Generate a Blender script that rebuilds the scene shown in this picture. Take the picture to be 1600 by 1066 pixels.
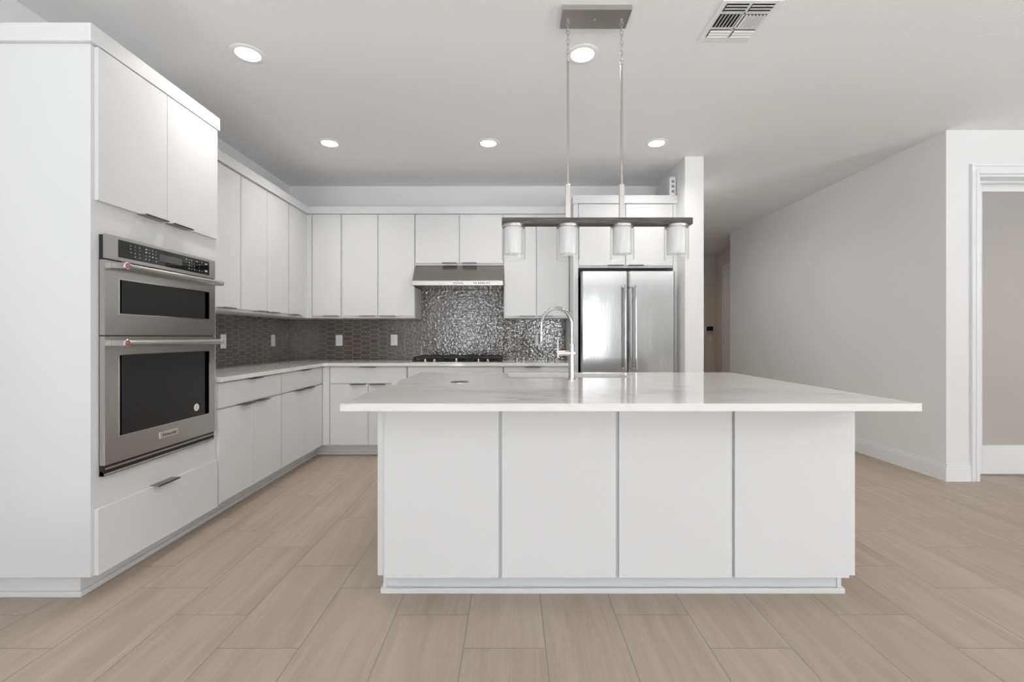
import bpy, bmesh, math, random
from mathutils import Vector, Matrix
random.seed(7)
PI = math.pi
S = bpy.context.scene
for o in list(bpy.data.objects):
    bpy.data.objects.remove(o)
COL = S.collection

# ------------------------------------------------------------------ camera
FPX, CAMH = 705.0, 1.168
cd = bpy.data.cameras.new('camera')
cd.sensor_width = 36.0
cd.lens = 36.0 * FPX / 1600.0
cd.shift_y = -6.5 / 1600.0
cd.clip_start = 0.05
cam = bpy.data.objects.new('camera', cd)
cam.location = (0, 0, CAMH)
cam.rotation_euler = (PI / 2, 0, 0)
COL.objects.link(cam)
S.camera = cam

# ------------------------------------------------------------------ world / light / exposure
S.view_settings.view_transform = 'Standard'
S.view_settings.look = 'None'
S.view_settings.gamma = 1.0
S.view_settings.use_curve_mapping = False
S.view_settings.exposure = 0.13
w = bpy.data.worlds.new('sky'); S.world = w; w.use_nodes = True
bg = w.node_tree.nodes['Background']
bg.inputs[0].default_value = (0.86, 0.93, 1.0, 1)
bg.inputs[1].default_value = 2.6

def area(name, loc, rot, sx, sy, power, color=(1, 1, 1), spread=PI):
    l = bpy.data.lights.new(name, 'AREA'); l.shape = 'RECTANGLE'
    l.size = sx; l.size_y = sy; l.energy = power; l.color = color; l.spread = spread
    o = bpy.data.objects.new(name, l); COL.objects.link(o)
    o.location = loc; o.rotation_euler = rot
    return o
# strengths of the light sources
P_WORLD, P_REAR, P_SIDE, P_LEFT, P_SUN, P_CAN, P_UPFILL, P_UPFILL_SIDE, P_UPFILL_LEFT, P_HALL_FILL = 0.2, 1.5, 0.3, 0.0, 0.0, 1.3, 1.15, 1.15, 0.06, 3.0
bg.inputs[1].default_value = 2.5 * P_WORLD
DAY = (0.915, 0.96, 1.0)
# daylight at the rear windows, then fill at two added side windows
REAR = -4.5
area('daylight_and_fill', (-1.25, REAR - 0.16, 1.25), (PI / 2, 0, 0), 0.9, 2.0, 26 * P_REAR, DAY)
area('daylight_and_fill', (1.28, REAR - 0.16, 1.25), (PI / 2, 0, 0), 0.95, 2.0, 36 * P_REAR, DAY)
area('daylight_and_fill', (2.55, REAR - 0.16, 1.25), (PI / 2, 0, 0), 0.90, 2.2, 5 * P_REAR, DAY)
area('daylight_and_fill', (6.78, -1.6, 1.45), (PI / 2, 0, PI / 2), 3.0, 2.1, 70 * P_SIDE, DAY)  # fill lamp at the added right-side window
area('daylight_and_fill', (-2.64, -0.1, 1.35), (PI / 2, 0, -PI / 2), 3.2, 2.4, 120 * P_LEFT, DAY)  # fill lamp at the added left-side window
# added upward area lamps outside the openings, throwing light up at the ceiling
area('added_uplight', (0.5, REAR - 2.0, 0.02), (PI, 0, 0), 8.0, 3.6, 1600 * P_UPFILL, DAY)
area('added_uplight', (8.6, -1.6, 0.02), (PI, 0, 0), 3.4, 5.0, 1600 * P_UPFILL_SIDE, DAY)
area('added_uplight', (-4.5, -0.1, 0.02), (PI, 0, 0), 3.4, 5.0, 1600 * P_UPFILL_LEFT, DAY)
# sun falling through the rear glass doors onto the floor behind the camera
sl = bpy.data.lights.new('sun', 'SUN'); sl.energy = 55 * P_SUN; sl.angle = 0.01; sl.color = (1.0, 1.0, 1.0)
so = bpy.data.objects.new('sun', sl); COL.objects.link(so)
so.rotation_euler = Vector((0.10, 0.62, -0.78)).to_track_quat('-Z', 'Y').to_euler()

def spot(loc, power, color=(1.0, 0.96, 0.92), angle=2.5, r=0.06):
    l = bpy.data.lights.new('downlight_glow', 'SPOT'); l.energy = power; l.color = color
    l.spot_size = angle; l.spot_blend = 0.9; l.shadow_soft_size = r
    o = bpy.data.objects.new('downlight_glow', l); COL.objects.link(o); o.location = loc
    return o

# ------------------------------------------------------------------ node helpers
class NT:
    def __init__(s, name):
        s.m = bpy.data.materials.new(name); s.m.use_nodes = True
        s.t = s.m.node_tree; s.b = s.t.nodes['Principled BSDF']
        s.out = s.t.nodes['Material Output']
        s._pos = None
    def n(s, typ, **kw):
        nd = s.t.nodes.new(typ)
        for k, v in kw.items(): setattr(nd, k, v)
        return nd
    def l(s, a, b): s.t.links.new(a, b)
    def setin(s, inp, v):
        if hasattr(v, 'is_output') or isinstance(v, bpy.types.NodeSocket): s.l(v, inp)
        else: inp.default_value = v
    def math(s, op, a, b=0.0, c=None, clamp=False):
        nd = s.n('ShaderNodeMath', operation=op); nd.use_clamp = clamp
        s.setin(nd.inputs[0], a); s.setin(nd.inputs[1], b)
        if c is not None: s.setin(nd.inputs[2], c)
        return nd.outputs[0]
    def pos(s):
        if s._pos is None:
            g = s.n('ShaderNodeNewGeometry')
            sp = s.n('ShaderNodeSeparateXYZ'); s.l(g.outputs['Position'], sp.inputs[0])
            s._pos = (g.outputs['Position'], sp.outputs[0], sp.outputs[1], sp.outputs[2])
        return s._pos
    def vec(s, x, y, z):
        c = s.n('ShaderNodeCombineXYZ')
        for i, v in enumerate((x, y, z)): s.setin(c.inputs[i], v)
        return c.outputs[0]
    def noise(s, v, scale, detail=2.0, rough=0.5, dist=0.0):
        nd = s.n('ShaderNodeTexNoise')
        s.l(v, nd.inputs['Vector']); nd.inputs['Scale'].default_value = scale
        nd.inputs['Detail'].default_value = detail; nd.inputs['Roughness'].default_value = rough
        nd.inputs['Distortion'].default_value = dist
        return nd.outputs['Fac']
    def scaled(s, k):
        m = s.n('ShaderNodeVectorMath', operation='MULTIPLY')
        s.l(s.pos()[0], m.inputs[0]); m.inputs[1].default_value = k
        return m.outputs[0]
    def ramp(s, f, stops):
        r = s.n('ShaderNodeValToRGB'); s.l(f, r.inputs[0])
        e = r.color_ramp.elements
        while len(e) < len(stops): e.new(0.5)
        for i, (p, c) in enumerate(stops):
            e[i].position = p; e[i].color = (*c, 1) if len(c) == 3 else c
        return r.outputs[0]
    def mix(s, f, a, b):
        m = s.n('ShaderNodeMix', data_type='RGBA')
        s.setin(m.inputs[0], f)
        for i, v in ((6, a), (7, b)):
            if isinstance(v, tuple): m.inputs[i].default_value = (*v, 1) if len(v) == 3 else v
            else: s.l(v, m.inputs[i])
        return m.outputs[2]
    def bump(s, h, strength=0.3, dist=0.01):
        b = s.n('ShaderNodeBump'); b.inputs['Strength'].default_value = strength
        b.inputs['Distance'].default_value = dist; s.l(h, b.inputs['Height'])
        s.l(b.outputs[0], s.b.inputs['Normal'])
        return b
    def base(s, c, rough=0.5, metal=0.0, spec=None):
        if isinstance(c, tuple): s.b.inputs['Base Color'].default_value = (*c, 1)
        else: s.l(c, s.b.inputs['Base Color'])
        s.setin(s.b.inputs['Roughness'], rough); s.b.inputs['Metallic'].default_value = metal
        if spec is not None: s.b.inputs['Specular IOR Level'].default_value = spec
        return s

def simple(name, c, rough=0.5, metal=0.0, var=0.03, vscale=3.0, spec=None):
    t = NT(name); f = t.noise(t.pos()[0], vscale, 3)
    a = tuple(max(0, x * (1 - var)) for x in c); b = tuple(min(1, x * (1 + var)) for x in c)
    t.base(t.ramp(f, [(0.3, a), (0.7, b)]), rough, metal, spec)
    return t.m

M = {}
# painted surfaces
def paint(name, c, bs, bstr, rough=0.75):
    t = NT(name)
    f = t.noise(t.pos()[0], 1.2, 2)
    t.base(t.ramp(f, [(0.3, tuple(x * 0.99 for x in c)), (0.7, c)]), rough, 0, 0.3)
    h = t.noise(t.pos()[0], bs, 4, 0.6)
    t.bump(h, bstr, 0.004)
    return t.m
M['wall'] = paint('wall_paint', (0.85, 0.848, 0.842), 160, 0.12)
M['accent'] = paint('grey_accent_paint', (0.42, 0.41, 0.40), 160, 0.12)
M['ceiling'] = paint('ceiling_knockdown_paint', (0.87, 0.865, 0.86), 45, 0.5, 0.85)
M['trim'] = simple('white_trim_paint', (0.87, 0.87, 0.87), 0.35, 0, 0.01)
# cabinet laminate: fine horizontal/vertical grain
def laminate():
    t = NT('white_laminate')
    f = t.noise(t.scaled((120, 120, 6)), 1.0, 3)
    t.base(t.ramp(f, [(0.2, (0.750, 0.750, 0.748)), (0.8, (0.755, 0.755, 0.753))]), 0.38, 0, 0.4)
    t.bump(f, 0.02, 0.0005)
    return t.m
M['white'] = laminate()
def quartz():
    t = NT('white_quartz')
    p, x, y, z = t.pos()
    v1 = t.noise(t.vec(t.math('MULTIPLY', x, 0.9), t.math('MULTIPLY', y, 3.2), z), 1.5, 5, 0.55, 1.2)
    d = t.math('ABSOLUTE', t.math('SUBTRACT', v1, 0.5))
    vein = t.math('SUBTRACT', 1.0, t.math('DIVIDE', d, 0.022, clamp=True), clamp=True)
    gate = t.ramp(t.noise(p, 2.3, 2), [(0.52, (0, 0, 0)), (0.64, (1, 1, 1))])
    vein = t.math('MULTIPLY', vein, gate)
    haze = t.noise(t.vec(x, t.math('MULTIPLY', y, 4), z), 3.0, 4)
    bc = t.ramp(haze, [(0.3, (0.78, 0.755, 0.725)), (0.7, (0.82, 0.80, 0.775))])
    c = t.mix(t.math('MULTIPLY', vein, 0.55), bc, (0.42, 0.40, 0.38))
    t.base(c, 0.06, 0, 0.5)
    return t.m
M['quartz'] = quartz()
def floor_mat():
    t = NT('wood_look_tile')
    p, x, y, z = t.pos()
    u = t.math('DIVIDE', t.math('SUBTRACT', x, 0.126), 0.3083)
    k = t.math('FLOOR', u)
    fu = t.math('SUBTRACT', u, k)
    v = t.math('DIVIDE', t.math('ADD', t.math('SUBTRACT', y, 0.268), t.math('MULTIPLY', k, 0.2033)), 0.61)
    j = t.math('FLOOR', v)
    fv = t.math('SUBTRACT', v, j)
    eu = t.math('MULTIPLY', t.math('MINIMUM', fu, t.math('SUBTRACT', 1.0, fu)), 0.3083)
    ev = t.math('MULTIPLY', t.math('MINIMUM', fv, t.math('SUBTRACT', 1.0, fv)), 0.61)
    e = t.math('MINIMUM', eu, ev)
    grout = t.math('LESS_THAN', e, 0.0017)
    wn = t.n('ShaderNodeTexWhiteNoise', noise_dimensions='2D')
    t.l(t.vec(k, j, 0.0), wn.inputs['Vector'])
    rnd = wn.outputs['Value']
    off = t.math('MULTIPLY', rnd, 37.0)
    g1 = t.noise(t.vec(t.math('ADD', t.math('MULTIPLY', x, 16.0), off), t.math('MULTIPLY', y, 1.3), off), 1.0, 5, 0.62, 0.6)
    g2 = t.noise(t.vec(t.math('ADD', t.math('MULTIPLY', x, 150.0), off), t.math('MULTIPLY', y, 7.0), off), 1.0, 3, 0.6)
    f = t.math('ADD', t.math('MULTIPLY', g1, 0.75), t.math('MULTIPLY', g2, 0.25))
    f = t.math('ADD', f, t.math('MULTIPLY', t.math('SUBTRACT', rnd, 0.5), 0.10))
    c = t.ramp(f, [(0.32, (0.375, 0.302, 0.242)), (0.5, (0.435, 0.358, 0.294)), (0.7, (0.50, 0.422, 0.353))])
    c = t.mix(grout, c, (0.27, 0.23, 0.195))
    t.base(c, t.math('ADD', 0.36, t.math('MULTIPLY', g2, 0.2)), 0, 0.4)
    hh = t.math('ADD', t.math('MULTIPLY', t.math('DIVIDE', e, 0.004, clamp=True), 1.0), t.math('MULTIPLY', g2, 0.12))
    t.bump(hh, 0.35, 0.0015)
    return t.m
M['floor'] = floor_mat()
def hex_tile(axis):
    t = NT('glazed_picket_tile')
    p, x, y, z = t.pos()
    a0 = x if axis == 'x' else y
    zz = t.math('SUBTRACT', z, 0.914)
    CX, RY, W = 0.0971, 0.052, 0.0573
    def cell(ox, oz):
        ua = t.math('DIVIDE', t.math('SUBTRACT', a0, ox), 2 * CX)
        ia = t.math('ROUND', ua)
        da = t.math('ABSOLUTE', t.math('MULTIPLY', t.math('SUBTRACT', ua, ia), 2 * CX))
        ub = t.math('DIVIDE', t.math('SUBTRACT', zz, oz), RY)
        ib = t.math('ROUND', ub)
        db = t.math('ABSOLUTE', t.math('MULTIPLY', t.math('SUBTRACT', ub, ib), RY))
        m = t.math('MAXIMUM', t.math('SUBTRACT', RY / 2, db),
                   -1.0) if False else None
        # signed distance to the tile's edges (positive inside)
        d1 = t.math('SUBTRACT', RY / 2, db)
        d2 = t.math('MULTIPLY', t.math('SUBTRACT', W, t.math('ADD', da, t.math('MULTIPLY', db, 0.673))), 0.83)
        return t.math('MINIMUM', d1, d2), ia, ib
    A, ia, ib = cell(0.03, 0.0)
    B, ja, jb = cell(0.03 + CX, RY / 2)
    d = t.math('MAXIMUM', A, B)
    isB = t.math('GREATER_THAN', B, A)
    ida = t.math('ADD', t.math('MULTIPLY', ia, 2.0), isB)
    idb = t.math('ADD', ib, t.math('MULTIPLY', isB, t.math('ADD', t.math('SUBTRACT', jb, ib), 0.5)))
    wn = t.n('ShaderNodeTexWhiteNoise', noise_dimensions='2D')
    t.l(t.vec(ida, idb, 0.0), wn.inputs['Vector'])
    r = wn.outputs['Value']
    grout = t.math('LESS_THAN', d, 0.0014)
    tile = t.ramp(r, [(0.0, (0.105, 0.088, 0.075)), (1.0, (0.14, 0.118, 0.102))])
    c = t.mix(grout, tile, (0.34, 0.31, 0.28))
    t.base(c, t.math('ADD', 0.04, t.math('MULTIPLY', grout, 0.6)), 0, 0.5)
    pill = t.math('POWER', t.math('DIVIDE', d, 0.007, clamp=True), 0.5)
    wav = t.noise(p, 38.0, 1.0, 0.4, 0.0)
    tiltv = t.noise(t.vec(t.math('ADD', x, t.math('MULTIPLY', r, 9.0)), y, t.math('ADD', z, t.math('MULTIPLY', r, 5.0))), 9.0, 1)
    h = t.math('ADD', t.math('ADD', t.math('MULTIPLY', pill, 0.2), t.math('MULTIPLY', wav, 1.0)), t.math('MULTIPLY', tiltv, 0.6))
    t.b.inputs['IOR'].default_value = 1.8
    t.bump(h, 1.0, 0.0029)
    return t.m
M['tile_x'] = hex_tile('x'); M['tile_y'] = hex_tile('y')
def steel(name, c, rough, axis, strength=0.03, warp=0.0):
    t = NT(name)
    k = {'x': (3, 400, 400), 'y': (400, 3, 400), 'z': (400, 400, 3)}[axis]
    g = t.noise(t.scaled(k), 1.0, 2)
    t.base(t.ramp(g, [(0.2, tuple(v * 0.94 for v in c)), (0.8, c)]), rough, 1.0)
    h = g
    if warp:
        big = t.noise(t.scaled((5.5, 5.5, 0.7)), 1.0, 1)
        h = t.math('ADD', t.math('MULTIPLY', g, 0.02), t.math('MULTIPLY', big, warp))
        t.bump(h, 1.0, 0.01)
    else:
        t.bump(h, strength, 0.001)
    return t.m
M['steel_y'] = steel('brushed_steel_oven', (0.56, 0.54, 0.515), 0.27, 'y')
M['steel_x'] = steel('brushed_steel_hood', (0.43, 0.41, 0.385), 0.25, 'x')
M['fridge'] = steel('fridge_steel', (0.60, 0.60, 0.595), 0.15, 'z', warp=0.3)
M['sinksteel'] = steel('sink_steel', (0.72, 0.72, 0.71), 0.3, 'x')
M['chrome'] = simple('chrome', (0.64, 0.63, 0.62), 0.08, 1.0, 0.01)
M['nickel'] = simple('satin_nickel', (0.55, 0.525, 0.50), 0.28, 1.0, 0.02)
M['pull'] = simple('pull_nickel', (0.30, 0.29, 0.28), 0.35, 1.0, 0.02)
M['black'] = simple('black_enamel', (0.012, 0.012, 0.012), 0.35)
M['blackgloss'] = simple('black_glass', (0.006, 0.006, 0.006), 0.03, 0, 0.02, spec=0.6)
M['rubber'] = simple('dark_gasket', (0.02, 0.02, 0.02), 0.7)
M['iron'] = simple('cast_iron', (0.02, 0.02, 0.02), 0.6, 0, 0.2, 60)
M['plastic'] = simple('white_plastic', (0.86, 0.85, 0.84), 0.35)
M['plastic2'] = simple('grey_plastic', (0.28, 0.28, 0.29), 0.4)
M['mark'] = simple('panel_print', (0.62, 0.62, 0.62), 0.5)
M['lcd'] = simple('display_window', (0.10, 0.10, 0.10), 0.25)
M['ink'] = simple('dark_print', (0.03, 0.03, 0.03), 0.5)
M['medal'] = simple('medallion_silver', (0.75, 0.70, 0.70), 0.2, 0.8)
M['red'] = simple('medallion_red', (0.45, 0.05, 0.07), 0.3)
M['warm_reflection'] = simple('faucet_handle_metal', (0.80, 0.70, 0.64), 0.12, 1.0)  # warm reflection put into the handle's metal colour
M['duct_shade_sheet'] = simple('painted_duct_shade', (0.03, 0.03, 0.03), 0.8)
M['warmwall'] = paint('hall_end_paint', (0.72, 0.67, 0.62), 160, 0.12)
def barwood():
    t = NT('charcoal_stained_wood')
    g = t.noise(t.scaled((8, 90, 90)), 1.0, 4, 0.6)
    t.base(t.ramp(g, [(0.3, (0.035, 0.032, 0.03)), (0.7, (0.13, 0.12, 0.115))]), 0.6)
    t.bump(g, 0.3, 0.002)
    return t.m
M['barwood'] = barwood()
def glass():
    t = NT('clear_glass')                  # thin-walled clear glass
    lw = t.n('ShaderNodeLayerWeight'); lw.inputs[0].default_value = 0.5
    tr = t.n('ShaderNodeBsdfTransparent')
    t.l(t.ramp(t.math('POWER', lw.outputs['Facing'], 6.0), [(0.0, (0.99, 0.99, 0.99)), (1.0, (0.72, 0.73, 0.73))]), tr.inputs[0])
    gl = t.n('ShaderNodeBsdfGlossy'); gl.inputs['Roughness'].default_value = 0.02
    mx = t.n('ShaderNodeMixShader')
    t.l(t.math('ADD', t.math('MULTIPLY', t.math('POWER', lw.outputs['Facing'], 5.0), 0.5), 0.035), mx.inputs[0])
    t.l(tr.outputs[0], mx.inputs[1]); t.l(gl.outputs[0], mx.inputs[2]); t.l(mx.outputs[0], t.out.inputs[0])
    return t.m
M['glass'] = glass()
def opal(name, c, tr, rough=0.3):
    t = NT(name)
    t.base(c, rough)
    tl = t.n('ShaderNodeBsdfTranslucent'); tl.inputs[0].default_value = (*c, 1)
    mx = t.n('ShaderNodeMixShader'); mx.inputs[0].default_value = tr
    t.l(t.b.outputs[0], mx.inputs[1]); t.l(tl.outputs[0], mx.inputs[2])
    t.l(mx.outputs[0], t.out.inputs[0])
    return t.m
M['opal'] = opal('opal_glass', (0.97, 0.97, 0.965), 0.5, 0.25)
M['frost'] = opal('frosted_glass', (0.66, 0.645, 0.63), 0.45, 0.35)
def emit(name, c, s_):
    t = NT(name); t.base(c, 0.5)
    t.b.inputs['Emission Color'].default_value = (*c, 1); t.b.inputs['Emission Strength'].default_value = s_
    return t.m
M['lamp'] = emit('lit_diffuser', (1.0, 0.98, 0.96), 8.0 * P_CAN)

# ------------------------------------------------------------------ mesh helpers
ORG = {}
def bx(bm, x0, x1, y0, y1, z0, z1, bev=0.0, seg=1):
    if x0 > x1: x0, x1 = x1, x0
    if y0 > y1: y0, y1 = y1, y0
    if z0 > z1: z0, z1 = z1, z0
    vs = [bm.verts.new(v) for v in ((x0, y0, z0), (x1, y0, z0), (x1, y1, z0), (x0, y1, z0),
                                    (x0, y0, z1), (x1, y0, z1), (x1, y1, z1), (x0, y1, z1))]
    fs = [bm.faces.new([vs[i] for i in q]) for q in ((0, 3, 2, 1), (4, 5, 6, 7), (0, 1, 5, 4), (1, 2, 6, 5), (2, 3, 7, 6), (3, 0, 4, 7))]
    if bev:
        es = list({e for f in fs for e in f.edges})
        bmesh.ops.bevel(bm, geom=es, offset=bev, segments=seg, affect='EDGES', profile=0.5)
    return bm
def BX(*a, **k): return bx(bmesh.new(), *a, **k)
def prism(bm, pts, axis, a0, a1, bev=0.0):
    """extrude a 2-D polygon along axis; pts are the two other coordinates in xyz order"""
    def P(p, a):
        if axis == 'x': return (a, p[0], p[1])
        if axis == 'y': return (p[0], a, p[1])
        return (p[0], p[1], a)
    A = [bm.verts.new(P(p, a0)) for p in pts]; B = [bm.verts.new(P(p, a1)) for p in pts]
    n = len(pts); fs = [bm.faces.new(A), bm.faces.new(B[::-1])]
    for i in range(n): fs.append(bm.faces.new((A[i], B[i], B[(i + 1) % n], A[(i + 1) % n])))
    bmesh.ops.recalc_face_normals(bm, faces=fs)
    if bev:
        es = list({e for f in fs for e in f.edges})
        bmesh.ops.bevel(bm, geom=es, offset=bev, segments=2, affect='EDGES', profile=0.5)
    return bm
def lathe(bm, prof, c, seg=40, axis='z'):
    """revolve (r, h) profile about axis through c"""
    rings = []
    closed = prof[0] == prof[-1]
    for r, h in (prof[:-1] if closed else prof):
        ring = []
        for i in range(seg):
            a = 2 * PI * i / seg; ca, sa = r * math.cos(a), r * math.sin(a)
            if axis == 'z': v = (c[0] + ca, c[1] + sa, c[2] + h)
            elif axis == 'x': v = (c[0] + h, c[1] + ca, c[2] + sa)
            else: v = (c[0] + ca, c[1] + h, c[2] + sa)
            ring.append(bm.verts.new(v))
        rings.append(ring)
    fs = []
    for A, B in list(zip(rings, rings[1:])) + ([(rings[-1], rings[0])] if closed else []):
        for i in range(seg): fs.append(bm.faces.new((A[i], A[(i + 1) % seg], B[(i + 1) % seg], B[i])))
    for ring, (r, h) in ((rings[0], prof[0]), (rings[-1], prof[-1])):
        if not closed and r > 1e-5: fs.append(bm.faces.new(ring))
    for f in fs: f.smooth = True
    bmesh.ops.recalc_face_normals(bm, faces=[f for f in fs if f.is_valid])
    return bm
def cyl(bm, c, r, h0, h1, axis='z', seg=32, b=0.0):
    if b: prof = [(r - b, h0), (r, h0 + b), (r, h1 - b), (r - b, h1)]
    else: prof = [(r, h0), (r, h1)]
    lathe(bm, prof, c, seg, axis)
    for f in bm.faces:
        if len(f.verts) > 4: f.smooth = False
    return bm
def tube(bm, pts, r, seg=16, closed=False):
    pts = [Vector(p) for p in pts]; n = len(pts); rings = []
    up = None
    for i, p in enumerate(pts):
        if closed: d = (pts[(i + 1) % n] - pts[i - 1]).normalized()
        else: d = (pts[min(i + 1, n - 1)] - pts[max(i - 1, 0)]).normalized()
        if up is None:
            up = Vector((0, 0, 1)) if abs(d.z) < 0.9 else Vector((1, 0, 0))
        s = d.cross(up).normalized(); up = s.cross(d).normalized()
        rr = r[i] if isinstance(r, (list, tuple)) else r
        rings.append([bm.verts.new(p + rr * (math.cos(2 * PI * k / seg) * s + math.sin(2 * PI * k / seg) * up)) for k in range(seg)])
    fs = []
    pairs = list(zip(rings, rings[1:])) + ([(rings[-1], rings[0])] if closed else [])
    for A, B in pairs:
        for i in range(seg): fs.append(bm.faces.new((A[i], A[(i + 1) % seg], B[(i + 1) % seg], B[i])))
    for f in fs: f.smooth = True
    if not closed:
        fs.append(bm.faces.new(rings[0])); fs.append(bm.faces.new(rings[-1]))
    bmesh.ops.recalc_face_normals(bm, faces=fs)
    return bm

def link(name, bm, mat, parent=None, org=None):
    if parent is not None: o0 = ORG[parent.name]
    elif org is not None: o0 = Vector(org)
    else:
        xs = [v.co for v in bm.verts]
        o0 = Vector(((min(v.x for v in xs) + max(v.x for v in xs)) / 2, (min(v.y for v in xs) + max(v.y for v in xs)) / 2, min(v.z for v in xs)))
    bmesh.ops.translate(bm, verts=bm.verts, vec=-o0)
    for e in bm.edges:
        if len(e.link_faces) == 2 and e.calc_face_angle(0) > 0.6: e.smooth = False
    me = bpy.data.meshes.new(name); bm.to_mesh(me); bm.free()
    me.materials.append(M[mat] if isinstance(mat, str) else mat)
    o = bpy.data.objects.new(name, me); COL.objects.link(o)
    if parent is not None: o.parent = parent
    else: o.location = o0
    ORG[o.name] = o0
    return o
def tag(o, label, cat, group=None):
    o['label'] = label; o['category'] = cat
    if group: o['group'] = group
    return o
def thing(name, loc, label, cat, group=None):
    o = bpy.data.objects.new(name, None); o.empty_display_size = 0.1
    COL.objects.link(o); o.location = loc; ORG[o.name] = Vector(loc)
    return tag(o, label, cat, group)
def struct(name, bm, mat, parent=None, org=(0, 0, 0)):
    o = link(name, bm, mat, parent, None if parent is not None else org)
    if parent is None: o['kind'] = 'structure'
    return o
def copytree(o, loc, label, group=None):
    def rec(a, p):
        c = a.copy(); COL.objects.link(c)
        if p is not None: c.parent = p
        for ch in a.children: rec(ch, c)
        return c
    c = rec(o, None); c.location = loc; c['label'] = label
    if group: c['group'] = group
    return c
def text_bm(txt, size, mat4, depth=0.0006):
    cu = bpy.data.curves.new('lettering', 'FONT'); cu.body = txt; cu.size = size
    cu.align_x = 'CENTER'; cu.align_y = 'CENTER'; cu.extrude = depth
    o = bpy.data.objects.new('lettering_tmp', cu); COL.objects.link(o)
    bpy.context.view_layer.update()
    me = bpy.data.meshes.new_from_object(o)
    bm = bmesh.new(); bm.from_mesh(me)
    bmesh.ops.transform(bm, matrix=mat4, verts=bm.verts)
    bpy.data.objects.remove(o); bpy.data.curves.remove(cu); bpy.data.meshes.remove(me)
    return bm

# ------------------------------------------------------------------ room shell
CEIL = 2.841
XL, YB = -2.465, 5.007
struct('floor', BX(-2.7, 7.2, REAR - 0.3, 9.6, -0.1, 0.0), 'floor')
struct('ceiling', BX(-2.7, 7.2, REAR - 0.3, 9.6, CEIL, CEIL + 0.1), 'ceiling')
wl = bmesh.new()
bx(wl, XL - 0.12, XL, REAR, -1.7, 0, CEIL); bx(wl, XL - 0.12, XL, 1.5, YB + 0.12, 0, CEIL)
bx(wl, XL - 0.12, XL, -1.7, 1.5, 0, 0.12); bx(wl, XL - 0.12, XL, -1.7, 1.5, 2.55, CEIL)
struct('wall_left', wl, 'wall')
struct('wall_back', BX(XL, 1.605, YB, YB + 0.12, 0, CEIL), 'wall')
struct('wall_divider', BX(1.605, 1.778, 4.186, 9.42, 0, CEIL), 'wall')
struct('wall_right', BX(3.514, 3.634, 3.652, 7.27, 0, CEIL), 'wall')
struct('wall_far', BX(1.778, 4.6, 9.3, 9.42, 0, CEIL), 'warmwall')
# angled wall at the end of the hall, its door and casing
ang = bmesh.new()
prism(ang, [(3.80, 7.15), (4.195, 9.3), (4.32, 9.3), (3.925, 7.15)], 'z', 0, CEIL)
struct('wall_angled', ang, 'warmwall')
struct('wall_closing', BX(3.634, 3.925, 7.15, 7.27, 0, CEIL), 'wall')
dirv = Vector((4.195 - 3.80, 9.3 - 7.15, 0)).normalized(); nrm = Vector((-dirv.y, dirv.x, 0))
def angbox(t0, t1, n0, n1, z0, z1, bev=0.002):
    b = BX(t0, t1, n0, n1, z0, z1, bev=bev)
    m = Matrix(((dirv.x, nrm.x, 0, 3.80), (dirv.y, nrm.y, 0, 7.15), (0, 0, 1, 0), (0, 0, 0, 1)))
    bmesh.ops.transform(b, matrix=m, verts=b.verts)
    return b
d2 = struct('door_2', angbox(0.72, 1.52, 0.001, 0.016, 0.01, 2.44), 'trim')
struct('door_frame', angbox(1.53, 1.62, 0.0, 0.022, 0.0, 2.53), 'trim', d2)
struct('door_frame', angbox(0.62, 0.71, 0.0, 0.022, 0.0, 2.53), 'trim', d2)
struct('door_frame', angbox(0.71, 1.53, 0.0, 0.022, 2.45, 2.53), 'trim', d2)
struct('hinge', angbox(1.505, 1.53, 0.014, 0.024, 2.30, 2.37, 0), 'nickel', d2)
struct('hinge', angbox(1.505, 1.53, 0.014, 0.024, 1.02, 1.12, 0), 'nickel', d2)
# wall with the frosted door
WY0, WY1 = 3.652, 3.80
DX0, DX1, DZ = 3.775, 4.70, 2.475
wr = bmesh.new()
bx(wr, 3.634, DX0, WY0, WY1, 0, CEIL); bx(wr, DX1, 6.6, WY0, WY1, 0, CEIL); bx(wr, DX0, DX1, WY0, WY1, DZ, CEIL)
struct('wall_right_front', wr, 'wall')
# continuous paint on the corner end
struct('wall_living', (lambda b: (bx(b, 6.6, 6.72, -0.1, 7.27, 0, CEIL), bx(b, 6.6, 6.72, REAR, -3.1, 0, CEIL),
        bx(b, 6.6, 6.72, -3.1, -0.1, 0, 0.4), bx(b, 6.6, 6.72, -3.1, -0.1, 2.5, CEIL), b)[-1])(bmesh.new()), 'wall')
struct('wall_room_beyond', BX(3.925, 6.6, 7.15, 7.27, 0, CEIL), 'warmwall')
rw = bmesh.new()
for x0, x1, z0, z1 in ((-2.7, -1.9, 0, CEIL), (-0.6, 0.75, 0, CEIL), (1.8, 2.05, 0, CEIL), (3.05, 6.72, 0, CEIL), (-1.9, -0.6, 2.35, CEIL), (0.75, 1.8, 2.35, CEIL), (2.05, 3.05, 2.35, CEIL),
                       (-1.9, -0.6, 0, 0.12), (0.75, 1.8, 0, 0.12), (2.05, 3.05, 0, 0.12)):
    bx(rw, x0, x1, REAR - 0.12, REAR, z0, z1)
struct('wall_front', rw, 'accent')
def winframe(name, x0, x1, mids):
    b = bmesh.new(); y0, y1 = REAR - 0.08, REAR - 0.03
    bx(b, x0, x0 + 0.06, y0, y1, 0.12, 2.35); bx(b, x1 - 0.06, x1, y0, y1, 0.12, 2.35)
    bx(b, x0 + 0.06, x1 - 0.06, y0, y1, 0.12, 0.18); bx(b, x0 + 0.06, x1 - 0.06, y0, y1, 2.29, 2.35)
    for m_ in mids: bx(b, m_ - 0.035, m_ + 0.035, y0, y1, 0.18, 2.29)
    struct(name, b, 'trim')
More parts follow.
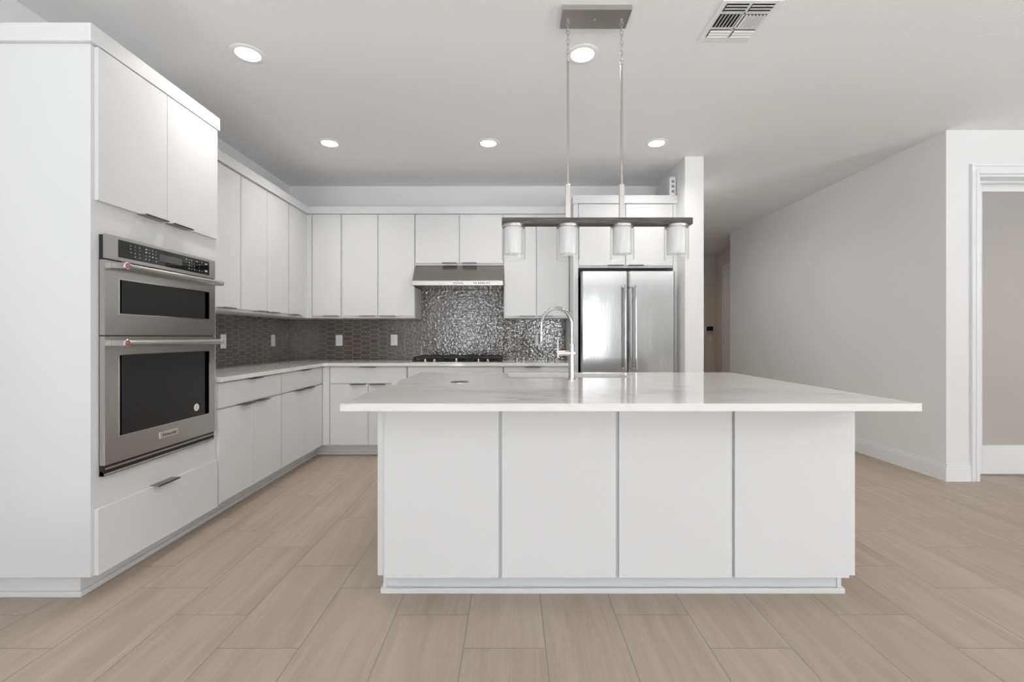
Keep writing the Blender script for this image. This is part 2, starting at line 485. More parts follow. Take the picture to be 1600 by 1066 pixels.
winframe('window_1', -1.9, -0.6, [-1.25]); winframe('window_2', 0.75, 1.8, []); winframe('window_5', 2.05, 3.05, [2.6])
b = bmesh.new()
bx(b, 6.64, 6.69, -3.1, -3.04, 0.4, 2.5); bx(b, 6.64, 6.69, -0.16, -0.1, 0.4, 2.5); bx(b, 6.64, 6.69, -3.04, -0.16, 0.4, 0.46)
bx(b, 6.64, 6.69, -3.04, -0.16, 2.44, 2.5); bx(b, 6.64, 6.69, -1.64, -1.56, 0.46, 2.44)
struct('added_window_3', b, 'trim')  # unseen window added to let in side fill light
b = bmesh.new()
bx(b, -2.56, -2.51, -1.7, -1.64, 0.12, 2.55); bx(b, -2.56, -2.51, 1.44, 1.5, 0.12, 2.55); bx(b, -2.56, -2.51, -1.64, 1.44, 0.12, 0.18)
bx(b, -2.56, -2.51, -1.64, 1.44, 2.49, 2.55); bx(b, -2.56, -2.51, -0.14, -0.06, 0.18, 2.49)
struct('added_window_4', b, 'trim')  # unseen window added to throw light onto the right wall
# door casing, jamb, door with frosted pane
cz = bmesh.new()
def cas(x0, x1, z0, z1, d): bx(cz, x0, x1, WY0 - d, WY0, z0, z1, bev=0.002)
CO = 3.705; CT = 2.562
cas(CO, CO + 0.018, 0, CT, 0.022); cas(CO + 0.018, CO + 0.038, 0, CT - 0.018, 0.014); cas(CO + 0.038, DX0 - 0.008, 0, CT - 0.038, 0.018)
cas(CO + 0.018, 4.77, CT - 0.018, CT, 0.022); cas(CO + 0.038, 4.755, CT - 0.038, CT - 0.018, 0.014); cas(DX0 - 0.008, 4.72, DZ + 0.008, CT - 0.038, 0.018)
cas(DX1 + 0.052, DX1 + 0.07, 0, CT - 0.018, 0.022); cas(DX1 + 0.008, DX1 + 0.052, 0, CT - 0.038, 0.016)
cso = struct('trim_1', cz, 'trim')
jb = bmesh.new()
bx(jb, DX0 - 0.007, DX0 + 0.002, WY0 - 0.012, WY1 - 0.001, 0, DZ - 0.014); bx(jb, DX1 - 0.002, DX1 + 0.007, WY0 - 0.012, WY1 - 0.001, 0, DZ - 0.014); bx(jb, DX0 - 0.007, DX1 + 0.007, WY0 - 0.012, WY1 - 0.001, DZ - 0.014, DZ + 0.004)
bx(jb, DX0 + 0.002, DX1 - 0.002, 3.745, 3.775, DZ - 0.028, DZ - 0.014)
struct('trim_2', jb, 'trim')
DF0, DF1 = 3.80, 3.84
df = bmesh.new()
bx(df, 3.80, 3.962, DF0, DF1, 0.012, 2.52, bev=0.002); bx(df, 4.60, 4.76, DF0, DF1, 0.012, 2.52, bev=0.002)
bx(df, 3.962, 4.60, DF0, DF1, 2.392, 2.52, bev=0.002); bx(df, 3.962, 4.60, DF0, DF1, 0.012, 0.252, bev=0.002)
dr1 = struct('door_1', df, 'trim')
struct('glass_pane', BX(3.955, 4.607, DF0 + 0.016, DF0 + 0.024, 0.245, 2.40), 'frost', dr1)
# baseboards
def bboard(name, pts):  # list of boxes (x0,x1,y0,y1) with outward dir
    b = bmesh.new()
    for (x0, x1, y0, y1, ax, sg) in pts:
        for (t, z0, z1) in ((0.015, 0, 0.105), (0.011, 0.105, 0.125), (0.006, 0.125, 0.143)):
            if ax == 'x': bx(b, x0, x0 + sg * t, y0, y1, z0, z1)
            else: bx(b, x0, x1, y0, y0 + sg * t, z0, z1)
    struct(name, b, 'trim')
bboard('baseboard_right', [(3.514, 0, 3.637, 7.27, 'x', -1)])
bboard('baseboard_right_front', [(3.514, CO, WY0, 0, 'y', -1), (DX1 + 0.07, 6.6, WY0, 0, 'y', -1)])
bboard('baseboard_divider', [(1.605, 1.778, 4.186, 0, 'y', -1), (1.778, 0, 4.186, 9.3, 'x', 1)])
bboard('baseboard_left', [(XL, 0, 1.5, 1.98, 'x', 1)])

# ------------------------------------------------------------------ cabinet builder
class Run:
    """maps (u along the run, d outward from the wall face, z)"""
    def __init__(s, kind): s.kind = kind
    def box(s, bm, u0, u1, d0, d1, z0, z1, bev=0.0):
        if s.kind == 'left': return bx(bm, XL + d0, XL + d1, u0, u1, z0, z1, bev=bev)
        return bx(bm, u0, u1, YB - d1, YB - d0, z0, z1, bev=bev)
    def pt(s, u, d, z): return (XL + d, u, z) if s.kind == 'left' else (u, YB - d, z)
LEFT, BACK = Run('left'), Run('back')
def pull(run, parent, u0, u1, d, z, up):
    """thin edge pull lying on the door edge and sticking out"""
    b = bmesh.new()
    run.box(b, u0, u1, d - 0.019, d + 0.030, z - 0.0015, z + 0.0015)
    run.box(b, u0, u1, d + 0.027, d + 0.030, z - (0.005 if up else 0.0015), z + (0.0015 if up else 0.005))
    return link('handle', b, 'pull', parent)
def front(run, parent, name, u0, u1, dface, z0, z1, tab=None, side='bottom'):
    """door or drawer front; dface = outer face distance from the wall"""
    b = bmesh.new(); run.box(b, u0, u1, dface - 0.0185, dface, z0, z1, bev=0.0012)
    o = link(name, b, 'white', parent)
    if tab:
        z = z0 - 0.0018 if side == 'bottom' else z1 + 0.0018
        pull(run, o, tab[0], tab[1], dface, z, side == 'top')
    return o

G = 0.006
# ---- tall oven cabinet (front face distance 0.606 from the left wall)
DFR, DDO = 0.606, 0.625        # frame face, door face
OY0, OY1 = 1.990, 2.828
t = thing('oven_cabinet', (-2.16, 2.41, 0), 'tall white cabinet tower housing the built-in double oven', 'cabinet')
b = bmesh.new()
bx(b, XL + 0.001, XL + 0.580, OY0, OY0 + 0.02, 0.106, 2.462)                # near side panel
bx(b, XL + 0.001, XL + 0.580, OY1 - 0.02, OY1, 0.106, 2.462)
bx(b, XL + 0.001, XL + 0.012, OY0 + 0.02, OY1 - 0.02, 0.106, 2.462)
bx(b, XL + 0.012, XL + 0.580, OY0 + 0.02, OY1 - 0.02, 0.106, 0.126)
bx(b, XL + 0.012, XL + 0.580, OY0 + 0.02, OY1 - 0.02, 2.44, 2.462)
# face frame with the oven cut-out
VY0, VY1, VZ0, VZ1 = 2.036, 2.776, 0.552, 1.622
bx(b, XL + 0.580, XL + DFR, OY0, VY0, 0.106, 2.462); bx(b, XL + 0.580, XL + DFR, VY1, OY1, 0.106, 2.462)
bx(b, XL + 0.580, XL + DFR, VY0, VY1, 0.106, VZ0); bx(b, XL + 0.580, XL + DFR, VY0, VY1, VZ1, 2.462)
link('body', b, 'white', t)
mid = 2.409
front(LEFT, t, 'door', 2.006, mid - 0.0015, DDO, 1.777, 2.458, (2.235, 2.385), 'bottom')['label'] = 'left upper door, edge pull near its far corner'
front(LEFT, t, 'door', mid + 0.0015, 2.820, DDO, 1.777, 2.458, (2.420, 2.570), 'bottom')['label'] = 'right upper door, edge pull near its near corner'
front(LEFT, t, 'drawer', 2.006, 2.820, DDO, 0.106, 0.400, (2.315, 2.465), 'top')
b = bmesh.new()
bx(b, XL + 0.001, XL + 0.520, 2.034, 2.050, 0.0, 0.106); bx(b, XL + 0.504, XL + 0.520, 2.050, OY1, 0.0, 0.106)
link('toe_kick', b, 'white', t)
b = bmesh.new()
bx(b, XL + 0.001, XL + 0.534, 2.020, 2.0338, 0.0, 0.023, bev=0.002); bx(b, XL + 0.5202, XL + 0.534, 2.0338, OY1, 0.0, 0.023, bev=0.002)
link('shoe_molding', b, 'white', t)
# crown on the tower
b = bmesh.new()
bx(b, XL + 0.612, XL + 0.628, 1.968, 2.840, 2.462, 2.540, bev=0.001)
bx(b, XL + 0.001, XL + 0.612, 1.968, 1.984, 2.462, 2.540, bev=0.001)
bx(b, XL + 0.001, XL + 0.612, 1.984, 2.840, 2.463, 2.475)
tag(link('crown_molding', b, 'white'), 'flat white crown molding on top of the tall oven tower', 'molding')

# ---- double wall oven (steel front at x = -1.83)
FX = -1.830
t = thing('wall_oven', (XL + 0.3, 2.404, 0.538), 'stainless steel microwave and oven stack built into the tall white tower', 'oven')
b = bmesh.new()
bx(b, XL + 0.05, XL + 0.604, VY0 + 0.006, VY1 - 0.006, VZ0 + 0.006, VZ1 - 0.006)
link('body', b, 'rubber', t)
b = bmesh.new()
bx(b, XL + DFR + 0.0005, FX - 0.006, 2.030, 2.780, 0.538, 1.630)
link('side_trim', b, 'black', t)
STY0, STY1 = 2.028, 2.781
# control panel
b = bmesh.new()
bx(b, FX - 0.008, FX, STY0, 2.096, 1.523, 1.634); bx(b, FX - 0.008, FX, 2.728, STY1, 1.523, 1.634)
bx(b, FX - 0.008, FX, 2.096, 2.728, 1.621, 1.634); bx(b, FX - 0.008, FX, 2.096, 2.728, 1.523, 1.539)
cp = link('control_panel', b, 'steel_y', t)
link('control_glass', BX(FX - 0.007, FX - 0.0015, 2.096, 2.728, 1.539, 1.621), 'blackgloss', cp)
link('display', BX(FX - 0.0015, FX - 0.001, 2.345, 2.505, 1.563, 1.598), 'lcd', cp)
for (y0, n, dy) in ((2.165, 3, 0.026), (2.255, 4, 0.021), (2.535, 7, 0.021)):
    for i in range(n):
        for zz in (1.605, 1.590, 1.573, 1.556):
            if random.random() < 0.82:
                wd = random.choice((0.004, 0.007, 0.010)); hgt = random.choice((0.0016, 0.003, 0.005))
                link('key_label', BX(FX - 0.0015, FX - 0.0010, y0 + i * dy, y0 + i * dy + wd, zz - hgt / 2, zz + hgt / 2), 'mark', cp)
for za, zb_ in ((1.600, 1.606), (1.556, 1.566)): link('key_label', BX(FX - 0.0015, FX - 0.0010, 2.690, 2.712, za, zb_), 'mark', cp)
def oven_door(z0, z1, wz0, wz1, nm):
    WY_0, WY_1 = 2.100, 2.728
    b = bmesh.new()
    bx(b, FX - 0.030 + 0.006, FX, STY0, WY_0, z0, z1); bx(b, FX - 0.024, FX, WY_1, STY1, z0, z1)
    bx(b, FX - 0.024, FX, WY_0, WY_1, wz1, z1); bx(b, FX - 0.024, FX, WY_0, WY_1, z0, wz0)
    d = link(nm, b, 'steel_y', t)
    # chrome window reveal, slightly proud
    b = bmesh.new()
    e = 0.004
    bx(b, FX - 0.02, FX + 0.0015, WY_0, WY_0 + e, wz0, wz1); bx(b, FX - 0.02, FX + 0.0015, WY_1 - e, WY_1, wz0, wz1)
    bx(b, FX - 0.02, FX + 0.0015, WY_0 + e, WY_1 - e, wz1 - e, wz1); bx(b, FX - 0.02, FX + 0.0015, WY_0 + e, WY_1 - e, wz0, wz0 + e)
    bx(b, FX - 0.02, FX - 0.006, WY_0 + e, WY_0 + 0.022, wz0 + e, wz1 - e); bx(b, FX - 0.02, FX - 0.006, WY_1 - 0.03, WY_1 - e, wz0 + e, wz1 - e)
    link('window_trim', b, 'chrome', d)
    link('glass', BX(FX - 0.02, FX - 0.007, WY_0 + 0.022, WY_1 - 0.03, wz0 + e, wz1 - e), 'blackgloss', d)
    return d
md = oven_door(1.176, 1.516, 1.272, 1.439, 'microwave_door')
od = oven_door(0.588, 1.170, 0.7035, 1.086, 'oven_door')
def oven_handle(z, parent):
    X = FX + 0.052
    b = bmesh.new()
    cyl(b, (X, 0, z), 0.0125, 2.095, 2.742, 'y', 24)
    for y in (2.072, 2.752): bx(b, FX, X + 0.006, y - 0.011, y + 0.011, z - 0.014, z + 0.014, bev=0.003, seg=2)
    cyl(b, (X, 0, z), 0.016, 2.742, 2.766, 'y', 24, 0.003); cyl(b, (X, 0, z), 0.0150, 2.060, 2.100, 'y', 24, 0.002)
    h = link('handle', b, 'nickel', parent)
    m = bmesh.new(); cyl(m, (X + 0.006, 2.072, z), 0.0165, 0.0, 0.008, 'x', 28, 0.002); link('medallion', m, 'medal', parent)['label'] = 'round silver badge on the handle end'
    m = bmesh.new(); lathe(m, [(0.0105, 0.0), (0.0105, 0.001), (0.006, 0.001), (0.006, 0.0), (0.0105, 0.0)], (X + 0.0142, 2.072, z), 28, 'x')
    link('medallion_ring', m, 'red', parent)
oven_handle(1.495, md); oven_handle(1.139, od)
b = bmesh.new()
bx(b, FX - 0.005, FX + 0.004, 2.340, 2.470, 0.637, 0.671, bev=0.002)
bd = link('badge', b, 'medal', od)
mt = Matrix.Translation((FX + 0.0042, 2.405, 0.6535)) @ Matrix.Rotation(PI / 2, 4, 'Z') @ Matrix.Rotation(PI / 2, 4, 'X')
link('badge_lettering', text_bm('KitchenAid', 0.021, mt), 'ink', od)
# round white sticker
b = bmesh.new(); cyl(b, (FX - 0.007, 2.626, 0.758), 0.021, 0.0, 0.0012, 'x', 32)
link('sticker', b, 'plastic', od)['label'] = 'small round white sticker on the oven glass'
b = bmesh.new()
for k in range(6):
    a = k * PI / 3
    cyl(b, (FX - 0.0058, 2.626 + 0.007 * math.cos(a), 0.763 + 0.007 * math.sin(a)), 0.0022, 0, 0.0004, 'x', 8)
bx(b, FX - 0.0058, FX - 0.0054, 2.616, 2.636, 0.748, 0.7505)
link('sticker_print', b, 'plastic2', od)
# vent strip below the lower door
b = bmesh.new()
bx(b, FX - 0.022, FX - 0.004, 2.034, 2.776, 0.566, 0.576, bev=0.001)
prism(b, [(FX - 0.024, 0.540), (FX - 0.004, 0.540), (FX - 0.004, 0.546), (FX - 0.014, 0.560), (FX - 0.024, 0.560)], 'y', 2.030, 2.778)
link('vent_trim', b, 'steel_y', t)

# ---- base cabinets on the left
def base_cab(run, u0, u1, label, ndoor, tabs_drawer, tabs, fill0=0.0, fill1=0.0, drawer=True, group=None, style='doors'):
    t = thing('base_cabinet', run.pt((u0 + u1) / 2, 0.3, 0), label, 'cabinet', group)
    b = bmesh.new()
    run.box(b, u0, u0 + 0.016, 0.01, 0.587, 0.106, 0.884); run.box(b, u1 - 0.016, u1, 0.01, 0.587, 0.106, 0.884)
    run.box(b, u0 + 0.016, u1 - 0.016, 0.01, 0.02, 0.106, 0.884); run.box(b, u0 + 0.016, u1 - 0.016, 0.02, 0.587, 0.106, 0.122)
    # face frame
    if fill0 > 0.05: run.box(b, u0 + 0.019, u0 + fill0, DFR, DFR + 0.0185, 0.118, 0.874)
    for a, c in ((u0, u0 + 0.035 + fill0), (u1 - 0.035 - fill1, u1)): run.box(b, a, c, 0.587, DFR, 0.106, 0.884)
    for a, c in ((0.106, 0.150), (0.690, 0.735), (0.845, 0.884)): run.box(b, u0 + 0.035 + fill0, u1 - 0.035 - fill1, 0.587, DFR, a, c)
    if ndoor == 2:
        m_ = (u0 + fill0 + u1 - fill1) / 2
        run.box(b, m_ - 0.02, m_ + 0.02, 0.587, DFR, 0.150, 0.690)
    link('body', b, 'white', t)
    a0, a1 = u0 + fill0 + G, u1 - fill1 - G
    dr = front(run, t, 'drawer', a0, a1, DDO, 0.717, 0.874, tabs_drawer, 'top')
    if style == 'doors':
        m_ = (a0 + a1) / 2
        if ndoor == 2:
            front(run, t, 'door', a0, m_ - 0.0018, DDO, 0.118, 0.706, (m_ - 0.17, m_ - 0.02) if tabs else None, 'top')
            front(run, t, 'door', m_ + 0.0018, a1, DDO, 0.118, 0.706, (m_ + 0.02, m_ + 0.17) if tabs else None, 'top')
        else: front(run, t, 'door', a0, a1, DDO, 0.118, 0.706, None)
    else:
        front(run, t, 'drawer', a0, a1, DDO, 0.418, 0.706, tabs, 'top'); front(run, t, 'drawer', a0, a1, DDO, 0.118, 0.406, tabs, 'top')
    b = bmesh.new(); run.box(b, u0 - (0.086 if fill0 > 0.05 else 0), u1 + (0.12 if run is LEFT and u1 > 4 else 0), 0.505, 0.520, 0.0, 0.1055); link('toe_kick', b, 'white', t)
    b = bmesh.new(); run.box(b, u0 - (0.072 if fill0 > 0.05 else 0), u1 + (0.09 if run is LEFT and u1 > 4 else 0), 0.5202, 0.534, 0.0, 0.023, bev=0.002); link('shoe_molding', b, 'white', t)
    return t
base_cab(LEFT, 2.830, 3.603, 'white base cabinet directly beside the oven tower', 2, (3.14, 3.29), True)
base_cab(LEFT, 3.604, 4.382, 'white base cabinet on the left wall next to the inside corner', 2, (3.915, 4.065), True)
t = base_cab(BACK, -1.859, -1.021, 'white base cabinet on the back wall next to the inside corner', 2, (-1.47, -1.32), True, fill0=0.085)
base_cab(BACK, -1.018, -0.086, 'wide white base cabinet under the black gas cooktop', 1, None, None, style='drawers')
base_cab(BACK, -0.083, 0.592, 'white base cabinet between cooktop cabinet and refrigerator panel', 1, (0.13, 0.28), None, fill1=0.02, style='drawers')

# ---- wall cabinets
WF, WD = 0.328, 0.347
def wall_cab(run, u0, u1, label, doors, z0=1.362, fill=(0, 0), top=2.433):
    t = thing('wall_cabinet', run.pt((u0 + u1) / 2, 0.17, z0), label, 'cabinet')
    b = bmesh.new(); run.box(b, u0, u1, 0.001, WF, z0, top); link('body', b, 'white', t)
    if fill[0]: b = bmesh.new(); run.box(b, u0, u0 + fill[0], WF, WD, z0 + 0.002, top - 0.002, bev=0.001); link('filler', b, 'white', t)
    if fill[1]: b = bmesh.new(); run.box(b, u1 - fill[1], u1, WF, WD, z0 + 0.002, top - 0.002, bev=0.001); link('filler', b, 'white', t)
    for d0, d1, t0, t1 in doors:
        front(run, t, 'door', d0, d1, WD, z0 + 0.022, top - 0.004, (t0, t1) if t0 is not None else None, 'bottom')
    return t
ztop = 2.436
wall_cab(LEFT, 2.842, 3.524, 'two-door white wall cabinet half hidden behind the oven tower', [(2.848, 3.181, 3.015, 3.165), (3.185, 3.519, 3.275, 3.425)], top=ztop)
wall_cab(LEFT, 3.526, 4.280, 'wide two-door white wall cabinet in the middle of the left wall', [(3.533, 3.900, 3.73, 3.88), (3.904, 4.272, 3.924, 4.074)], top=ztop)
wall_cab(LEFT, 4.282, 4.660, 'narrow white wall cabinet on the left wall at the corner', [(4.290, 4.588, 4.31, 4.46)], fill=(0, 0.068), top=ztop)
wall_cab(BACK, -2.1365, -1.765, 'narrow white wall cabinet on the back wall at the corner', [(-2.062, -1.771, -1.945, -1.790)], fill=(0.068, 0), top=ztop)
wall_cab(BACK, -1.763, -1.005, 'two-door white wall cabinet left of the range hood', [(-1.755, -1.389, -1.565, -1.41), (-1.380, -1.010, -1.36, -1.205)], top=ztop)
wall_cab(BACK, -1.003, -0.087, 'short two-door white cabinet above the range hood', [(-0.996, -0.548, -0.72, -0.57), (-0.540, -0.093, -0.515, -0.365)], z0=1.908, top=ztop)
wall_cab(BACK, -0.085, 0.594, 'two-door white wall cabinet between range hood and refrigerator', [(-0.079, 0.249, 0.08, 0.235), (0.256, 0.588, 0.27, 0.42)], top=ztop)
b = bmesh.new()
bx(b, XL + 0.001, XL + 0.365, 2.842, 4.645, ztop + 0.0005, 2.512, bev=0.001)
bx(b, XL + 0.001, 0.589, 4.645, YB - 0.001, ztop + 0.0005, 2.512, bev=0.001)
tag(link('crown_molding', b, 'white'), 'long white crown molding running along the left and back wall cabinets', 'molding')

# ---- refrigerator surround
t = thing('refrigerator_cabinet', (1.1, 4.7, 0), 'white surround with two upper doors enclosing the refrigerator', 'cabinet')
link('side_panel', BX(0.597, 0.643, 4.385, YB - 0.001, 0, 2.462), 'white', t)
link('side_panel', BX(1.566, 1.604, 4.385, YB - 0.001, 0, 2.462), 'white', t)
link('body', BX(0.643, 1.566, 4.402, YB - 0.001, 1.842, 2.462), 'white', t)
front(BACK, t, 'door', 0.649, 1.099, YB - 4.382, 1.862, 2.458, (0.93, 1.08), 'bottom')
front(BACK, t, 'door', 1.107, 1.562, YB - 4.382, 1.862, 2.458, (1.125, 1.275), 'bottom')
b = bmesh.new(); bx(b, 0.590, 1.604, 4.372, YB - 0.001, 2.463, 2.542, bev=0.001)
tag(link('crown_molding', b, 'white'), 'short white crown molding above the refrigerator doors', 'molding')

# ------------------------------------------------------------------ perimeter countertop
ce = -1.815; cy = YB - 0.645; R = 0.05
pts = [(XL + 0.001, 2.829), (ce, 2.829)]
arc = [(ce + R - R * math.cos(a), cy - R + R * math.sin(a)) for a in [i * PI / 2 / 8 for i in range(9)]]
pts += arc + [(0.596, cy), (0.596, YB - 0.001), (XL + 0.001, YB - 0.001)]
b = bmesh.new(); prism(b, pts, 'z', 0.884, 0.914, bev=0.0015)
tag(link('countertop', b, 'quartz'), 'white quartz countertop turning the corner along both walls', 'countertop')

# ------------------------------------------------------------------ backsplash
b = bmesh.new()
bx(b, XL + 0.0005, XL + 0.008, 2.829, YB - 0.008, 0.915, 1.361)
tag(link('backsplash', b, 'tile_y'), 'brown-grey picket tile backsplash on the left wall', 'backsplash')
b = bmesh.new()
prism(b, [(XL + 0.001, 0.915), (0.596, 0.915), (0.596, 1.361), (-0.086, 1.361), (-0.086, 1.905), (-1.004, 1.905), (-1.004, 1.361), (XL + 0.001, 1.361)], 'y', YB - 0.008, YB - 0.0005)
tag(link('backsplash', b, 'tile_x'), 'glossy dark grey picket tile backsplash on the back wall', 'backsplash')

# ------------------------------------------------------------------ outlets
def outlet_local(gfci=True):
    t = thing('wall_outlet', (0, 0, 0), '', 'outlet')
    link('cover_plate', BX(-0.037, 0.037, -0.006, 0, -0.06, 0.06, bev=0.002, seg=2), 'plastic', t)
    for zz in (-0.018, 0.018):
        r = link('receptacle', BX(-0.017, 0.017, -0.0085, -0.006, zz - 0.016, zz + 0.016, bev=0.001), 'plastic', t)
        for xx in (-0.006, 0.006): link('slot', BX(xx - 0.001, xx + 0.001, -0.0088, -0.0085, zz - 0.003, zz + 0.005), 'ink', r)
    return t
ot = outlet_local()
OG = 'white outlets on the tile backsplash'
ot.location = (-1.914, YB - 0.0085, 1.128); ot['label'] = 'white outlet on the back wall nearest the corner'; ot['group'] = OG
copytree(ot, (-1.305, YB - 0.0085, 1.132), 'white outlet on the back wall just left of the cooktop', OG)
copytree(ot, (0.295, YB - 0.0085, 1.130), 'white outlet on the back wall behind the faucet', OG)
a = copytree(ot, (XL + 0.0085, 3.835, 1.130), 'white outlet on the left wall beside the oven handle', OG); a.rotation_euler = (0, 0, PI / 2)
a = copytree(ot, (XL + 0.0085, 4.635, 1.130), 'white outlet on the left wall toward the corner', OG); a.rotation_euler = (0, 0, PI / 2)

# ------------------------------------------------------------------ range hood
hx0, hx1 = -0.999, -0.0885
t = thing('range_hood', (-0.543, 4.75, 1.683), 'stainless steel range hood under the short cabinet', 'range hood')
b = bmesh.new()
prism(b, [(YB - 0.010, 1.7), (YB - 0.010, 1.904), (4.668, 1.904), (4.515, 1.730), (4.515, 1.7)], 'x', hx0, hx1, bev=0.001)
link('body', b, 'steel_x', t)
b = bmesh.new()
bx(b, hx0, hx1, 4.507, 4.5145, 1.683, 1.728, bev=0.001)
bx(b, hx0, hx0 + 0.006, 4.5145, YB - 0.010, 1.683, 1.6995); bx(b, hx1 - 0.006, hx1, 4.5145, YB - 0.010, 1.683, 1.6995)
link('front_strip', b, 'nickel', t)
link('filter', BX(hx0 + 0.02, hx1 - 0.02, 4.53, YB - 0.03, 1.688, 1.6995), 'steel_x', t)
link('badge', BX(-0.595, -0.485, 4.504, 4.507, 1.694, 1.717, bev=0.001), 'plastic', t)
mt = Matrix.Translation((-0.540, 4.5036, 1.7055)) @ Matrix.Rotation(PI / 2, 4, 'X')
link('badge_lettering', text_bm('KitchenAid', 0.0185, mt), 'ink', t)
for k, (x, wd) in enumerate([(-0.380, 0.012), (-0.360, 0.012), (-0.332, 0.012), (-0.314, 0.012), (-0.296, 0.012), (-0.278, 0.012), (-0.250, 0.012), (-0.230, 0.012)]):
    link('button', cyl(bmesh.new(), (x, 4.5045, 1.7055), 0.0062, 0, 0.0025, 'y', 14), 'ink', t)

# ------------------------------------------------------------------ cooktop
t = thing('gas_cooktop', (-0.546, 4.66, 0.914), 'black gas cooktop with steel knobs set on the back countertop', 'cooktop')
b = bmesh.new(); bx(b, -0.997, -0.095, 4.405, 4.92, 0.9142, 0.922, bev=0.002, seg=2); link('base_plate', b, 'steel_x', t)
link('burner_pan', BX(-0.985, -0.107, 4.475, 4.91, 0.922, 0.926, bev=0.001), 'black', t)
for x in (-0.853, -0.763, -0.547, -0.330, -0.239):
    b = bmesh.new(); lathe(b, [(0.019, 0), (0.019, 0.008), (0.013, 0.012), (0.012, 0.026), (0.010, 0.028)], (x, 4.437, 0.922), 24)
    k = link('knob', b, 'nickel', t)
    link('pointer', BX(x - 0.003, x + 0.003, 4.423, 4.451, 0.950, 0.954), 'chrome', k)
for (x, y, r) in ((-0.84, 4.58, 0.04), (-0.84, 4.80, 0.035), (-0.546, 4.70, 0.055), (-0.25, 4.58, 0.035), (-0.25, 4.80, 0.045)):
    b = bmesh.new(); lathe(b, [(r + 0.012, 0), (r + 0.012, 0.006), (r, 0.008), (r, 0.018), (r - 0.006, 0.022), (0.0001, 0.022)], (x, y, 0.926), 24)
    link('burner', b, 'iron', t)
for g0, g1 in ((-0.985, -0.700), (-0.694, -0.398), (-0.392, -0.107)):
    b = bmesh.new(); z0, z1 = 0.952, 0.970
    for y in (4.482, 4.896): bx(b, g0, g1, y, y + 0.012, z0, z1, bev=0.003)
    for x in (g0, g1 - 0.012): bx(b, x, x + 0.012, 4.494, 4.896, z0, z1, bev=0.003)
    xm = (g0 + g1) / 2
    bx(b, xm - 0.005, xm + 0.005, 4.494, 4.896, z0, z1); 
    for y in (4.58, 4.69, 4.80): bx(b, g0 + 0.012, g1 - 0.012, y - 0.005, y + 0.005, z0, z1 - 0.001)
    for x in (g0, g1 - 0.012):
        for y in (4.482, 4.884): bx(b, x, x + 0.012, y, y + 0.012, 0.9262, z0)
    bx(b, g0, g0 + 0.02, 4.53, 4.56, 0.928, z0); bx(b, g1 - 0.02, g1, 4.53, 4.56, 0.928, z0)
    link('grate', b, 'iron', t)

# ------------------------------------------------------------------ refrigerator
t = thing('refrigerator', (1.103, 4.65, 0), 'stainless steel french-door refrigerator in the white surround', 'refrigerator')
link('body', BX(0.667, 1.540, 4.362, 4.96, 0.03, 1.775), 'rubber', t)
def fdoor(x0, x1, z0, z1, y_front, y_back, nm, par, bulge):
    b = bmesh.new(); n = 28; prof = []
    for i in range(n + 1):
        f = i / n; x = x0 + (x1 - x0) * f
        e = min(f, 1 - f) * (x1 - x0); rr = 0.012
        c = rr - math.sqrt(max(0, rr * rr - max(0, rr - e) ** 2)) if e < rr else 0
        prof.append((x, y_front + c + bulge(x)))
    prism(b, prof + [(x1, y_back), (x0, y_back)], 'z', z0, z1)
    for f in b.faces:
        if len(f.verts) == 4 and abs(f.normal.y) > 0.6: f.smooth = True
    o = link(nm, b, 'fridge', par)
    return o
cxr = 1.103
bul = lambda x: 0.0 * ((x - cxr) / 0.45) ** 2
fl = fdoor(0.657, 1.1000, 0.715, 1.792, 4.286, 4.352, 'door', t, bul)
fr = fdoor(1.1085, 1.550, 0.715, 1.792, 4.286, 4.352, 'door', t, bul)
fz = fdoor(0.657, 1.550, 0.085, 0.705, 4.286, 4.352, 'freezer_drawer', t, bul)
link('gasket', BX(0.672, 1.535, 4.352, 4.362, 0.09, 1.785), 'rubber', t)
link('base_grille', BX(0.68, 1.53, 4.34, 4.36, 0.0, 0.08), 'rubber', t)
for x, par in ((1.062, fl), (1.163, fr)):
    b = bmesh.new(); cyl(b, (x, 4.228, 0), 0.0125, 0.875, 1.645, 'z', 24, 0.002)
    for z in (0.865, 1.645): cyl(b, (x, 4.228, 0), 0.0145, z - 0.012, z + 0.012, 'z', 24, 0.002); cyl(b, (x, 0, z), 0.009, 4.228, 4.292, 'y', 16)
    link('handle', b, 'chrome', par)
b = bmesh.new(); cyl(b, (0, 4.228, 0.63), 0.0125, 0.74, 1.46, 'x', 24, 0.002)
for x in (0.76, 1.44): cyl(b, (x, 0, 0.63), 0.009, 4.228, 4.296, 'y', 16)
link('handle', b, 'chrome', fz)

# small white tower on the crown
t = thing('desk_outlet_tower', (1.568, 4.43, 2.542), 'small white tower with three grey squares standing above the refrigerator', 'power tower')
link('housing', BX(1.538, 1.598, 4.40, 4.46, 2.5468, 2.728, bev=0.004, seg=2), 'plastic', t)
link('base_shadow', BX(1.536, 1.600, 4.398, 4.462, 2.5422, 2.5465), 'black', t)  # black strip stands in for the shadow line under the housing
for z in (2.588, 2.636, 2.684): link('socket', BX(1.556, 1.582, 4.3985, 4.40, z - 0.013, z + 0.013), 'plastic2', t)

